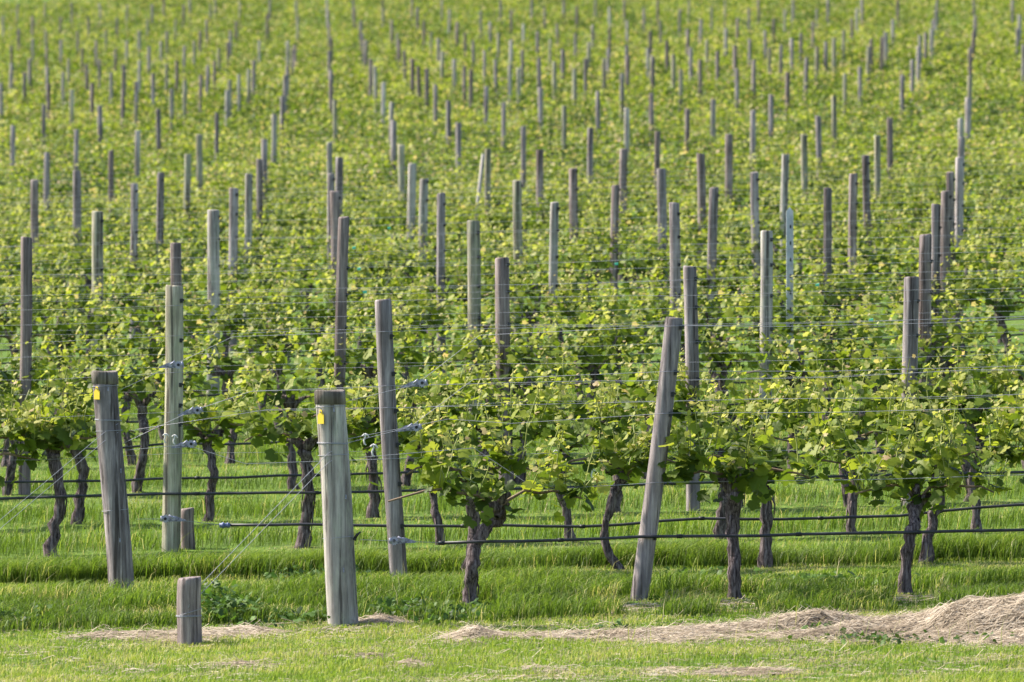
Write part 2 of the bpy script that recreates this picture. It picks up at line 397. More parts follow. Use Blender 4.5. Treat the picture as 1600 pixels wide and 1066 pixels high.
# ------------------------------------------------------------------ vines
def vine_data(seed, head=(0, 0, .55), path=None, r0=.042, half=.43, dens=1.0, top=1.0):
    """trunk path, canes, shoots and leaves of one vine, base at the origin"""
    rs = np.random.default_rng(seed); rr = random.Random(seed)
    hx, hy, hz = head
    if path is None:
        a, b = rs.uniform(-.06, .06, 2)
        path = [(0, 0, -.04), (a * .5, b * .4, hz * .3), (a + hx * .3, b, hz * .6), (hx * .8, hy, hz * .88), (hx, hy, hz)]
    # Catmull-Rom
    pp = [Vector(p) for p in path]; q = []
    for i in range(len(pp) - 1):
        p0, p1, p2, p3 = pp[max(i - 1, 0)], pp[i], pp[i + 1], pp[min(i + 2, len(pp) - 1)]
        for s in range(4):
            t_ = s / 4
            q.append(.5 * ((2 * p1) + (p2 - p0) * t_ + (2 * p0 - 5 * p1 + 4 * p2 - p3) * t_ ** 2 + (3 * p1 - p0 - 3 * p2 + p3) * t_ ** 3))
    q.append(pp[-1]); m = len(q)
    rad = [r0 * .86 * (1.35 - .9 * min(i / 3, 1) * .45 + (.45 * max(0, i / m - .7) / .3)) * rr.uniform(.85, 1.15) for i in range(m)]
    rad[-1] *= .7
    q = [p + Vector((rr.gauss(0, .006), rr.gauss(0, .006), 0)) for p in q]
    tb = MB(); tb.tube(q, rad, 12, bump=.16, rs=rr)
    for k in range(5):     # arms of the head
        an = rr.uniform(0, 6.28); e = q[-1] + Vector((math.cos(an) * .12, math.sin(an) * .04, rr.uniform(.02, .10)))
        tb.tube([q[-1 - k % 2], (q[-1] + e) / 2 + Vector((0, 0, .02)), e], [r0 * .75, r0 * .5, r0 * .3], 7, bump=.15, rs=rr)
    for k in range(3):     # peeling bark strips
        i = rr.randrange(2, m - 3); an = rr.uniform(0, 6.28); o_ = Vector((math.cos(an), math.sin(an), 0)) * rad[i]
        tb.tube([q[i] + o_ * 1.0, q[i - 1] + o_ * 1.35, q[max(i - 3, 0)] + o_ * 1.25], [.006, .005, .002], 4)
    cb = MB(); sb = []; LP = []; LO = []; LS = []; LT = []
    H = q[-1]; canes = []
    for sd in (-1, 1):
        L = half * rs.uniform(.85, 1.1); pts = [H]
        for i in range(1, 7):
            pts.append(Vector((H.x + sd * L * i / 6, H.y * (1 - i / 6) + rs.normal(0, .012), hz + .05 + .05 * math.sin(i / 6 * 3) + rs.normal(0, .008))))
        cb.tube(pts, [.011, .009, .008, .008, .007, .006, .005], 6); canes.append(pts)
    def addleaf(p, o, s, t): LP.append(p); LO.append(o); LS.append(s); LT.append(t)
    nsh = int(14 * dens)
    for k in range(nsh):
        c = canes[k % 2]; tt = rs.uniform(0, 1) ** 1.1 * 5.99; i = int(tt); p = c[i].lerp(c[i + 1], tt - i)
        Ls = rs.uniform(.22, .62) * (top - hz) / .57; vig = 1
        dirx, diry = rs.normal(0, .30), rs.normal(0, .42)
        pts = [p.copy()]; dr = Vector((dirx, diry, 1)).normalized(); nseg = max(5, int(Ls / .042))
        for s in range(nseg):
            dr = (dr + Vector((rs.normal(0, .09), rs.normal(0, .09), .04 - .05 * abs(diry) * s / nseg))).normalized()
            pts.append(pts[-1] + dr * (Ls / nseg))
        m1 = MB(); m1.tube(pts[::2] if len(pts) > 6 else pts, .0032, 4, caps=False); sb.append(m1)
        for s in range(0, nseg + 1):
            f = s / nseg; sd = 1 if s % 2 else -1; az = rs.uniform(-.9, .9) + (math.pi / 2 * sd) + k
            o = np.array([math.cos(az), math.sin(az), 0]); pet = rs.uniform(.03, .075) * (1 - .7 * f)
            size = (.072 + .065 * rs.random()) * (1 - .74 * f ** 1.3) * rs.uniform(.8, 1.12)
            addleaf(np.array(pts[s]) + o * pet + [0, 0, .02], o, size, .24 + .60 * f ** 1.3 + rs.normal(0, .13))
            if f < .75 and rs.random() < .55:
                o2 = np.array([rs.normal(), rs.normal(), 0]); o2 /= np.linalg.norm(o2) + 1e-6
                addleaf(np.array(pts[s]) + o2 * rs.uniform(.03, .10) + [0, 0, rs.uniform(-.05, .02)], o2, rs.uniform(.045, .095), .26 + rs.normal(0, .16))
        for s in range(7):       # crinkled young leaves at the growing tip
            o2 = np.array([rs.normal(), rs.normal(), 0]); o2 /= np.linalg.norm(o2) + 1e-6; f = rs.uniform(.62, 1.0)
            addleaf(np.array(pts[int(f * nseg)]) + o2 * rs.uniform(.008, .04) + [0, 0, rs.uniform(-.01, .03)], o2, rs.uniform(.018, .042), .72 + rs.normal(0, .14))
    for k in range(int(26 * dens)):       # leaves round the head, hanging below the canes
        o = np.array([rs.normal(), rs.normal(), 0]); o /= np.linalg.norm(o)
        addleaf(np.array([H.x + rs.normal(0, .11 + .1 * (k % 2)), H.y + rs.normal(0, .09), hz + rs.uniform(-.05, .17)]), o, rs.uniform(.06, .11), .16 + rs.normal(0, .1))
    LP = np.array(LP); LO = np.array(LO); LS = np.array(LS); LT = np.clip(np.array(LT), 0, 1)
    R = leaf_frames(len(LP), rs, LO)
    return tb, cb, sb, LP, R, LS, LT

def near_vine(x, d, seed, label, group='vines trained in rows', **kw):
    z = gzf(x, d)
    root = bpy.data.objects.new('grape_vine', None); COL.objects.link(root); root.location = (x, d, z); root.empty_display_size = .1
    tag(root, label, 'vine', group)
    tb, cb, sb, LP, R, LS, LT = vine_data(seed, **kw)
    link('trunk', tb.mesh('trunk', 'bark'), root); link('cane', cb.mesh('cane', 'cane'), root); [link('shoot', b_.mesh('shoot', 'shoot'), root) for b_ in sb]
    # the larger leaves on the side seen first are parts, the small and inner ones one mass
    score = LS - LP[:, 1] * .06; order = np.argsort(-score); big = order[:185]; rest = order[185:]
    for i in big:
        o = bpy.data.objects.new('leaf', LEAFMESH[int(i) % 8]); COL.objects.link(o); o.parent = root
        m = Matrix(R[i].tolist()).to_4x4() @ Matrix.Scale(float(LS[i]), 4); m.translation = Vector(LP[i].tolist())
        o.matrix_basis = m; o.color = (float(LT[i]), 0, 0, 1)
    f = link('foliage', leaves_mesh('foliage', LP[rest], R[rest], LS[rest], LT[rest], 'mid'), root); f['kind'] = 'stuff'
    return root

NEAR = []
def nv(u, v, row, label, **kw):
    """u, v: foot of the trunk in the photograph"""
    d_ = rowd(row) + kw.pop('dd', 0); NEAR.append((row, px(u, d_)))
    near_vine(px(u, d_), d_, 100 + len(NEAR), label, 'grape vines of row %s' % ['', 'one', 'two', 'three', 'four'][row], **kw)
def hp(*pts): return [(a / 285., 0 if i == 0 else RNG.normal(0, .02), b / 285.) for i, (a, b) in enumerate(pts)]
nv(738, 935, 1, 'front vine with a thick trunk bending sharply to the right above the drip pipe', head=(.13, 0, .53), path=hp((-2, -10), (-2, 30), (0, 60), (6, 92), (18, 118), (40, 138), (38, 152)), r0=.043, top=.92, half=.55)
nv(1146, 925, 1, 'front vine with shaggy upright trunk right of the leaning post', head=(.0, 0, .60), path=hp((4, -10), (2, 40), (0, 90), (2, 130), (0, 171)), r0=.042, half=.42)
nv(1415, 920, 1, 'front vine with a straight trunk and a bushy crown behind the hay heap', head=(.06, 0, .50), path=hp((2, -10), (0, 40), (6, 90), (14, 120), (18, 143)), r0=.04, half=.38, dens=1.25)
nv(1790, 915, 1, 'front vine at the far right end of the first row', half=.55)
nv(735, 900, 2, 'second row vine hidden behind the bent front trunk', head=(.0, 0, .55))
nv(966, 893, 2, 'vine with a curved bare trunk left of the leaning post', head=(.05, 0, .55), path=hp((6, -8), (-4, 10), (-22, 45), (-18, 95), (0, 140), (12, 158)), r0=.03)
nv(1195, 888, 2, 'second row vine whose lower trunk shows just right of the shaggy front vine', head=(-.02, 0, .55))
nv(1445, 880, 2, 'second row vine leaning out behind the straight front trunk', head=(.10, 0, .55))
nv(1690, 870, 2, 'second row vine beyond the hay heap at the right edge')
nv(80, 868, 3, 'vine with a forked dark trunk left of the short leaning end post', r0=.045, dens=1.2, head=(.02, 0, .66))
nv(478, 855, 3, 'vine with a dark flared head just left of the front end post', r0=.045, head=(-.02, 0, .62), path=hp((-6, -8), (0, 50), (4, 110), (2, 150), (-4, 176)))
nv(690, 840, 3, 'vine with thin twisted trunk seen left of the bent front vine', r0=.03, head=(-.04, 0, .55))
nv(893, 838, 3, 'vine with twisted trunk right of the bent front vine', r0=.034, head=(-.05, 0, .58))
nv(1125, 830, 3, 'third row vine mostly hidden by the shaggy front vine')
nv(1330, 826, 3, 'third row vine between the shaggy and the straight front vines', r0=.034)
nv(1530, 820, 3, 'third row vine right of the bushy crowned front vine', r0=.036)
nv(1740, 815, 3, 'third row vine at the right edge'); nv(-45, 868, 3, 'third row vine at the left edge')
nv(118, 832, 4, 'fourth row vine standing close behind the forked dark trunk', r0=.04)
nv(-70, 832, 4, 'fourth row vine at the left edge')
nv(582, 812, 4, 'vine with pitted brown trunk between the end post and the leaning grey post', r0=.04, head=(-.04, 0, .6))
nv(325, 815, 4, 'fourth row vine right of the tall green post', r0=.034)
nv(760, 806, 4, 'fourth row vine behind the bend of the front trunk'); nv(960, 803, 4, 'fourth row vine above the curved bare trunk')
nv(1150, 800, 4, 'fourth row vine behind the shaggy front vine'); nv(1330, 796, 4, 'fourth row vine left of the bushy crowned front vine')
nv(1520, 792, 4, 'fourth row vine right of the bushy crowned front vine'); nv(1710, 790, 4, 'fourth row vine at the right edge')

VAR = []
for i in range(9):
    tb, cb, sb, LP, R, LS, LT = vine_data(900 + i, head=(RNG.uniform(-.05, .05), 0, RNG.uniform(.55, .64)), half=.40, dens=1.1, top=RNG.uniform(.96, 1.10), r0=.036)
    VAR.append((tb.mesh('trunk', 'bark'), cb.mesh('cane', 'cane'), leaves_mesh('foliage', LP, R, LS * .92, LT, 'mid')))
count = len(NEAR); row = 5
NTH = ['', 'first', 'second', 'third', 'fourth', 'fifth', 'sixth', 'seventh', 'eighth', 'ninth', 'tenth', 'eleventh', 'twelfth', 'thirteenth', 'fourteenth', 'fifteenth', 'sixteenth']
ORD = {5: 'fifth', 6: 'sixth', 7: 'seventh', 8: 'eighth', 9: 'ninth', 10: 'tenth', 11: 'eleventh', 12: 'twelfth'}
while True:
    dr = rowd(row); hw = dr * 800 / F + .8; xs_ = np.arange(-hw + RNG.uniform(0, .9), hw, .88)
    if count + len(xs_) > 300: break
    kk = 0
    for x_ in xs_:
        x_ += RNG.normal(0, .06); tr, cn, fo = VAR[RNG.integers(0, 9)]
        r_ = bpy.data.objects.new('grape_vine', None); COL.objects.link(r_); r_.location = (x_, dr, gzf(x_, dr)); r_.empty_display_size = .1
        s_ = RNG.uniform(.93, 1.08); r_.scale = (s_ * (1 if RNG.random() < .5 else -1), s_, s_)
        inside = abs(x_) < dr * 800 / F
        if row in ORD:
            kk += inside
            lab = 'leafy vine in the %s row from the front, %s' % (ORD[row], (NTH[kk] + ' from the left') if inside else 'just beyond the %s edge' % ('left' if x_ < 0 else 'right'))
        else: lab = 'small leafy vine in a row half way up the slope'
        tag(r_, lab, 'vine', 'vines of the %s row' % ORD[row] if row in ORD else 'vines half way up the slope')
        link('trunk', tr, r_); link('foliage', fo, r_)
        if row < 12: link('cane', cn, r_)
        count += 1
    row += 1
FARROW = row
print('far rows from', FARROW, 'vines', count)
# the rest of the vines up the hillside: one mass
P_ = []; S_ = []; T_ = []
TW = []
n_ = FARROW
while rowd(n_) < 236:
    dr = rowd(n_); hw = dr * 800 / F + 1.2; per = 360 if dr < 110 else 250 if dr < 150 else 180
    N = int(2 * hw * per)
    x_ = RNG.uniform(-hw, hw, N); clump = .75 + .5 * vnoise(x_ / .45, np.full(N, n_ * 7.3), 5)
    zr = RNG.beta(2.0, 1.7, N); topz = .48 + .58 * clump + .12 * (vnoise(x_ / 4, np.full(N, n_ * .4), 9) - .5)
    z_ = .45 + (topz - .45) * zr + (RNG.random(N) < .06) * RNG.uniform(0, .22, N)
    y_ = dr + RNG.normal(0, .15, N)
    k = RNG.random(N) < np.where(vnoise(x_ / .55, np.full(N, n_ * 2.3), 55) < .16, .12, .35 + 1.3 * vnoise(x_ / .9, np.full(N, n_ * 3.1), 12))
    x_, y_, z_, zr = x_[k], y_[k], z_[k], zr[k]
    P_.append(np.stack([x_, y_, z_ + gz(x_, y_)], 1)); S_.append(RNG.uniform(.045, .09, len(x_)) * (1 if dr < 120 else 1.2))
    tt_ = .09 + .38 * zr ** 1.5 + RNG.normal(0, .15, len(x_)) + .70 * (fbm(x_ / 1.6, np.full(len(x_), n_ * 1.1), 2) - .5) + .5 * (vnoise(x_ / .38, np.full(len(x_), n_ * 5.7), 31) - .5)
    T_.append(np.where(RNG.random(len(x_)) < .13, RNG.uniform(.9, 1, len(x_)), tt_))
    n_ += 1
P_ = np.concatenate(P_); S_ = np.concatenate(S_); T_ = np.clip(np.concatenate(T_), 0, 1)
print('far leaves', len(P_))
R_ = leaf_frames(len(P_), RNG)
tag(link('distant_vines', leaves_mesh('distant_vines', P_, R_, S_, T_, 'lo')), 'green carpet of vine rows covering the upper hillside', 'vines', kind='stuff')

# ------------------------------------------------------------------ posts
POSTS4 = {0: """105,25 280,10 450,15 625,20 790,30 950,25 1145,30 1315,25 1025,-12 1185,-12 1350,-10 1497,5
20,100 200,100 372,105 555,105 735,110 920,115 1095,120 1293,120 1475,130
115,180 292,190 488,190 665,190 870,195 1045,195 1250,195 1440,190
205,240 380,250 600,255 790,255 1007,258 1215,258 1425,262
75,290 292,290 518,300 720,300 935,292 1147,288 1372,300
187,365 425,365 628,372 868,375 1105,378 1340,378 1580,380
62,400 295,415 550,400 775,405 1040,400 1292,410 1558,430
155,455 395,450 693,455 957,460 1253,470 1495,467
10,520 305,525 578,520 853,510 1150,500 1440,500
445,560 762,560 1070,557 1418,565
265,655 628,660 993,680 1352,705
75,785 470,810 857,815 1250,840
290,955 695,940 1163,965""",
400: """85,-5 255,0 445,-10 610,-5 793,-5 975,-8 1160,-5 1530,-5 615,45 795,50 450,60 70,90 258,100
1008,45 1203,60 1403,70 1597,60 650,130 845,125 1050,130 1255,135 1465,135
455,150 885,205 1090,200 1310,205 1513,205 1143,240 667,210 20,255 198,255 250,280 470,235
685,250 897,250 1358,255 1593,250 225,305 460,315 935,315 1158,320 1425,318
712,370 977,368 1237,370 1505,372 755,412 1023,415 1067,430 1303,412 1347,435 1585,405 195,415 468,440
178,470 475,500 792,515 1122,530 1433,540 158,600 495,625 840,640 1200,630 1548,642
108,715 858,755 1265,765 55,870 468,890 912,905 1450,930""",
800: """125,-10 325,-5 520,-5 700,-5 910,-3 1103,-5 1335,-3 1540,-3
205,40 403,40 612,45 828,50 1043,55 1250,45 1480,50
72,150 287,150 508,155 722,130 937,125 1175,120 1408,115
160,195 392,210 612,180 865,195 1098,185 1338,180 1582,190
235,245 475,260 715,280 972,255 1217,250 1483,245
68,315 318,310 592,300 850,300 1122,295 1395,285
172,362 458,365 583,365 718,350 880,350 1012,340 1288,320
268,388 1175,372 1508,375
45,425 392,430 690,460 1048,435 1402,430
178,548 540,570 870,585 1253,620
325,660 710,675 1098,680 1503,690
72,790 488,800 905,820 1350,840
182,935 683,930 1193,960""",
1200: """155,-5 375,-5 588,-5 815,-3 1055,-3 1290,-5 1525,-3
103,60 305,55 555,50 1048,60 1290,100
35,115 282,130 525,115 783,120 1030,120 1575,95
202,205 473,190 742,200 1020,180 1275,190
10,300 78,280 152,240 415,235 652,240 707,230 985,205 955,220 1560,180
305,290 357,262 622,290 935,290 1597,280 1270,300
227,362 578,415 902,375
115,450 480,460 835,470 1255,475
15,590 415,600 1250,610
325,725 762,735 1220,740
230,840 682,845 1195,860 90,965 628,970"""}
posts = []
for x0, t_ in POSTS4.items():
    for w_ in t_.split():
        a, b = w_.split(','); posts.append((x0 + int(a) / 4, int(b) / 4))
posts += [(386, 272), (120, 267), (55, 281), (209, 287), (249, 270), (363, 294), (333, 328), (150, 330), (278, 380), (39, 371),
          (405, 249), (529, 246), (517, 271), (527, 299), (525, 339), (640, 256), (659, 279), (690, 302), (743, 345), (791, 403),
          (810, 282), (860, 316), (899, 263), (957, 289), (1040, 264), (1057, 317), (1109, 293), (1183, 269), (1197, 361), (1084, 416),
          (1234, 329), (1293, 294), (1331, 271), (1498, 246), (1487, 269), (1476, 299), (1459, 319), (1445, 366), (1420, 433)]
FORCE = {(39, 371): 5, (1084, 416): 4, (1420, 433): 4, (791, 403): 5, (278, 380): 7, (1197, 361): 6, (1445, 366): 6, (525, 339): 5}
def solve(u, v):
    """row and height of a post whose top shows at u, v"""
    if (u, v) in FORCE: r = FORCE[(u, v)]
    else:
        dd = np.arange(34, 236, .1); f_ = gz((u - 800) * dd / F, dd) + 1.62 - (CAMZ + (533 - v) * dd / F)
        # the post top rises above the ray where f_ turns positive
        s = np.where(f_ > 0)[0]; s = dd[s[0]] if len(s) else 235
        r = max(5, int(round((s - 27.86) / ROW)))
    d_ = rowd(r); x_ = px(u, d_); h_ = pz(v, d_) - gzf(x_, d_)
    return r, x_, d_, float(np.clip(h_, 1.35, 2.1))
def post_mesh(h, r, seed, n=16, name='trellis_post', mat='wood_grey', lean=(0, 0), taper=.06, rings=7):
    rr = random.Random(seed); mb = MB(); pts = []; rad = []
    zs = [-.15] + [h * i / rings for i in range(rings)] + [h - .012, h]
    ph = [rr.uniform(0, 6.28) for _ in range(3)]; vs = []
    for z_ in zs:
        k = z_ / h; rz = r * (1 + taper * (.5 - k)) * (.90 if z_ == h else 1)
        cx, cy = lean[0] * z_ + .004 * math.sin(k * 5 + ph[0]), lean[1] * z_
        for j in range(n):
            an = 2 * math.pi * j / n
            q_ = rz * (1 + .025 * math.sin(2 * an + ph[1]) + .018 * math.sin(3 * an + ph[2] + k * 2))
            vs.append((cx + math.cos(an) * q_, cy + math.sin(an) * q_, z_ + (0 if z_ < h - .02 else .004 * math.sin(an + ph[0]))))
    m = len(zs)
    fs = [(i * n + j, i * n + (j + 1) % n, (i + 1) * n + (j + 1) % n, (i + 1) * n + j) for i in range(m - 1) for j in range(n)]
    fs.append(tuple((m - 1) * n + j for j in range(n))); mb.add(vs, fs)
    return mb.mesh(name, mat)
mb = MB(); mb.box((0, 0, 0), (.009, .012, .013)); mb.box((.012, -.004, .004), (.006, .006, .006)); CLIP = mb.mesh('clip', 'black', False)
WH = (.62, .88, 1.13, 1.36, 1.55)        # wires above the ground
rowposts = {}
LABEL = {
 (39, 371): 'tall dark grey post standing behind the forked dark vine trunk',
 (1084, 416): 'slim grey post rising just behind the top of the leaning front post',
 (1420, 433): 'stout grey post standing above the bushy crowned front vine',
 (791, 403): 'brown weathered post with dark clips rising over the bent front vine',
 (278, 380): 'grey post directly behind the top of the tall green post',
 (1197, 361): 'slender grey post left of the pale steel stake, clips down its side',
 (1445, 366): 'brown post close behind the stout grey post',
 (525, 339): 'foremost post of the upright line of overlapping posts, rising behind the front end post',
 (527, 299): 'second post of the upright line of overlapping posts',
 (743, 345): 'short green stained post with dark clips, midway between the brown post and the overlapping line',
 (860, 316): 'pale post between the green stained post and the thin dark tall one',
 (957, 289): 'thin dark tall post carrying a teal clip on its side',
 (1234, 329): 'pale galvanised steel stake with dark holes down its side',
 (333, 328): 'broad pale post upper right of the tall green post',
 (150, 330): 'broad grey post above the short leaning end post',
 (1057, 317): 'grey post standing above the slim post behind the leaning post',
 (690, 302): 'purplish grey post lower right of the split grey one',
 (659, 279): 'split grey post with a ragged top near the purplish grey one',
 (810, 282): 'greenish post above and right of the short green stained post',
 (1459, 319): 'grey post third in the stepped line behind the stout grey post',
 (363, 294): 'brown grey post upper right of the broad pale post',
 (762.5, 232.5): 'pale post with a thin brace leaning against its left side',
}
mats = ['wood_grey'] * 5 + ['wood_brown'] * 3 + ['wood_pale'] * 2 + ['wood_green'] * 2
MATF = {(39, 371): 'wood_brown', (1084, 416): 'wood_grey', (1420, 433): 'wood_grey', (791, 403): 'wood_brown', (743, 345): 'wood_green', (333, 328): 'wood_pale',
        (860, 316): 'wood_pale', (1445, 366): 'wood_brown', (525, 339): 'wood_brown', (527, 299): 'wood_brown', (810, 282): 'wood_green', (1197, 361): 'wood_pale'}
RADF = {(1420, 433): .053, (1084, 416): .045, (39, 371): .043, (791, 403): .054, (525, 339): .041, (743, 345): .052, (333, 328): .053, (150, 330): .050, (1197, 361): .046, (1445, 366): .049, (278, 380): .044}
SHAPES = {}
LAND = {(39, 371): 'the tall dark grey post at the left', (743, 345): 'the short green stained post', (860, 316): 'the pale post right of the green stained one', (957, 289): 'the thin dark tall post',
        (1234, 329): 'the pale steel stake', (333, 328): 'the broad pale post', (150, 330): 'the broad grey post above the left end post', (527, 299): 'the overlapping line of posts',
        (1057, 317): 'the grey post above the leaning post', (1459, 319): 'the stepped line of posts at the right', (762.5, 232.5): 'the post with the leaning brace'}
AUTO = {}; _cnt = {}
for (u, v) in sorted([p for p in posts if p not in LABEL and p[1] > 150], key=lambda p: min(math.hypot(p[0] - q[0], p[1] - q[1]) for q in LAND)):
    q = min(LAND, key=lambda q: math.hypot(u - q[0], v - q[1])); du, dv = u - q[0], q[1] - v
    way = ('above' if dv > 2 * abs(du) else 'below' if -dv > 2 * abs(du) else 'right of' if du > 2 * abs(dv) else 'left of' if -du > 2 * abs(dv)
           else ('above' if dv > 0 else 'below') + (' and right of' if du > 0 else ' and left of'))
    k = _cnt[(q, way)] = _cnt.get((q, way), 0) + 1
    AUTO[(u, v)] = 'trellis post, %s %s %s' % (['', 'nearest', 'second', 'third', 'fourth', 'fifth', 'sixth', 'seventh', 'eighth', 'ninth', 'tenth', 'eleventh', 'twelfth'][min(k, 12)], way, LAND[q])
print('posts', len(posts))
for i, (u, v) in enumerate(posts):
    r, x_, d_, h_ = solve(u, v); pr = random.Random(i * 13 + 5)
    rad = RADF.get((u, v), pr.uniform(.038, .050)); mat = MATF.get((u, v), pr.choice(mats))
    z_ = gzf(x_, d_); ln = (pr.gauss(0, .012), pr.gauss(0, .01))
    if (u, v) == (1234, 329):      # steel stake: folded channel section
        mb = MB(); h2 = h_
        mb.box((0, .004, h2 / 2 - .1), (.022, .0025, h2 / 2 + .1)); mb.box((-.0245, -.008, h2 / 2 - .1), (.0025, .012, h2 / 2 + .1)); mb.box((.0245, -.008, h2 / 2 - .1), (.0025, .012, h2 / 2 + .1))
        mb.add([(-.02, .007, h2), (.02, .007, h2), (0, .007, h2 + .03), (-.02, .002, h2), (.02, .002, h2), (0, .002, h2 + .03)], [(0, 1, 2), (3, 5, 4), (0, 2, 5, 3), (1, 4, 5, 2)])
        o = link('steel_post', mb.mesh('steel_post', 'steelpost', False), None, (x_, d_, z_))
        mb = MB()
        for k in range(9): mb.box((.006, .0012, .5 + k * .13), (.006, .0012, .014))
        link('hole', mb.mesh('hole', 'black', False), o)
        tag(o, LABEL[(u, v)], 'post', 'trellis posts'); rowposts.setdefault(r, []).append((x_, z_, 0, .03)); continue
    if (u, v) == (391.5 + 0, 0): pass
    if d_ < 75: me = post_mesh(h_, rad, i, 16, mat=mat, lean=ln)
    else:
        key = (mat, i % 4)
        if key not in SHAPES: SHAPES[key] = post_mesh(1.65, .046, i, 10, mat=mat, rings=3)
        me = SHAPES[key]
    o = link('trellis_post', me, None, (x_, d_, z_))
    if d_ >= 75: o.scale = (rad / .046, rad / .046, h_ / 1.65); o.rotation_euler = (pr.gauss(0, .008), pr.gauss(0, .014), pr.uniform(0, 6.28))
    if (u, v) in LABEL: lb, gr = LABEL[(u, v)], 'trellis posts on the lower slope'
    elif (u, v) in AUTO: lb, gr = AUTO[(u, v)], 'trellis posts on the lower slope'
    elif d_ < 75: lb, gr = 'weathered %s trellis post on the lower slope, standing clear above the vines' % {'wood_grey': 'grey', 'wood_brown': 'brown', 'wood_pale': 'pale', 'wood_green': 'greenish'}[mat], '%s trellis posts on the lower slope' % {'wood_grey': 'grey', 'wood_brown': 'brown', 'wood_pale': 'pale', 'wood_green': 'greenish'}[mat]
    elif d_ < 130: lb, gr = 'small grey trellis post on the middle slope above green vines', 'trellis posts on the middle slope'
    else: lb, gr = 'tiny grey trellis post on the upper hillside', 'trellis posts on the upper hillside'
    tag(o, lb, 'post', gr)
    rowposts.setdefault(r, []).append((x_, z_, ln[0], rad))
    if d_ < 62:
        for wh in WH:
            if wh < h_ - .03: link('clip', CLIP, o, (ln[0] * wh + rad * .8, -rad * .62, wh))

def tall_post(name, top, foot, d_, r, label, mat, cat='post', group=None, n=24):
    """post from its foot to its top pixel at depth d_"""
    xb = px(foot[0], d_); zb = gzf(xb, d_); xt = px(top[0], d_); zt = pz(top[1], d_); h = zt - zb
    o = link(name, post_mesh(h, r, int(foot[0]), n, name, mat, lean=((xt - xb) / h, 0), rings=10), None, (xb, d_, zb))
    tag(o, label, cat, group); return o, xb, zb, h, (xt - xb) / h
lean_, lx, lz, lh, ll = tall_post('trellis_post', (1054, 496), (1000, 940), rowd(1), .051, 'thick grey front post leaning to the right, first along the front row', 'wood_grey')
p2, x2, z2, h2_, l2 = tall_post('trellis_post', (598, 468), (622, 905), rowd(2), .051, 'grey post leaning slightly left, right of the front end post', 'wood_grey')
g3, x3, z3, h3_, l3 = tall_post('trellis_post', (273, 446), (268, 868), rowd(3), .058, 'tall upright green stained post with wire tensioners across it', 'wood_green')
for (o, h, l, r, hs) in ((lean_, lh, ll, .051, (.34, .88, 1.02, 1.13, 1.25, 1.50)), (p2, h2_, l2, .051, (.30, .55, .78, .98, 1.2, 1.42)), (g3, h3_, l3, .058, (.80, .92, 1.05, 1.33, 1.58))):
    for wh in hs: link('clip', CLIP, o, (l * wh + r * .8, -r * .66, wh))
rowposts.setdefault(1, []).append((lx, lz, ll, .051)); rowposts.setdefault(2, []).append((x2, z2, l2, .051)); rowposts.setdefault(3, []).append((x3, z3, l3, .058))
# brace leaning on a far post, stumps
r_, x_, d_, h_ = solve(762.5, 232.5)
mb = MB(); mb.tube([(-.24, -.02, -.1), (-.06, -.055, h_ * .96)], [.026, .022], 8)
tag(link('timber_brace', mb.mesh('timber_brace', 'wood_pale'), None, (x_, d_, gzf(x_, d_))), 'thin pale brace leaning against the left of a mid slope post', 'brace')
d_ = rowd(11) + .2; x_ = px(448, d_)
tag(link('broken_post', post_mesh(pz(433, d_) - gzf(x_, d_), .026, 3, 10, 'broken_post', 'wood_dark'), None, (x_, d_, gzf(x_, d_))), 'short dark broken stake among the leaves left of the overlapping posts', 'post')
d_ = rowd(3) + .15; x_ = px(293, d_)
tag(link('short_post', post_mesh(.26, .044, 4, 16, 'short_post', 'wood_brown'), None, (x_, d_, gzf(x_, d_))), 'short brown stump standing against the foot of the tall green post', 'post')

# end posts
def wrap(mb, cx, r, z, d0=0, turns=1, rw=.0016, tilt=.0):
    pts = []
    for k in range(int(22 * turns) + 1):
        a = 2 * math.pi * k / 22
        pts.append((cx + math.cos(a) * (r + .002), math.sin(a) * (r + .002), z + tilt * math.cos(a) + .004 * k / 22))
    mb.tube(pts, rw, 5)
def end_post(top, foot, d_, r, label, mat, taglabel):
    o, xb, zb, h, l = tall_post('end_post', top, foot, d_, r, label, mat, 'post', None, 32)
    cap = MB(); n = 32; vs = []
    rr = random.Random(9)
    for z_, q_ in ((h - .072, r * .985), (h - .07, r * 1.035), (h - .006, r * 1.03), (h + .003, r * .97)):
        for j in range(n):
            an = 2 * math.pi * j / n; vs.append((l * z_ + math.cos(an) * q_ * (1 + .01 * math.sin(5 * an)), math.sin(an) * q_ * (1 + .01 * math.sin(5 * an)), z_ + (.005 * math.sin(an * 2) if z_ > h - .05 else 0)))
    cap.add(vs, [(i * n + j, i * n + (j + 1) % n, (i + 1) * n + (j + 1) % n, (i + 1) * n + j) for i in range(3) for j in range(n)] + [tuple(3 * n + j for j in range(n))])
    link('cap', cap.mesh('cap', 'wood_dark'), o)
    for z_, tl, tr in ((h - .085, .004, 1), (h - .285, -.004, 2), (h - .345, .003, 1), (.47, .006, 1)):
        mb = MB(); wrap(mb, l * z_, r, z_, turns=tr, tilt=tl); link('wire_loop', mb.mesh('wire_loop', 'wire'), o)
    # nails and staples
    for sx, z_ in ((.02, h - .10), (.055, h * .55), (.02, .30)):
        mb = MB(); mb.box((l * z_ + sx, -math.sqrt(max(r * r - sx * sx, 0)) - .002, z_), (.004, .004, .012)); link('staple', mb.mesh('staple', 'steel', False), o)
    return o, xb, zb, h, l
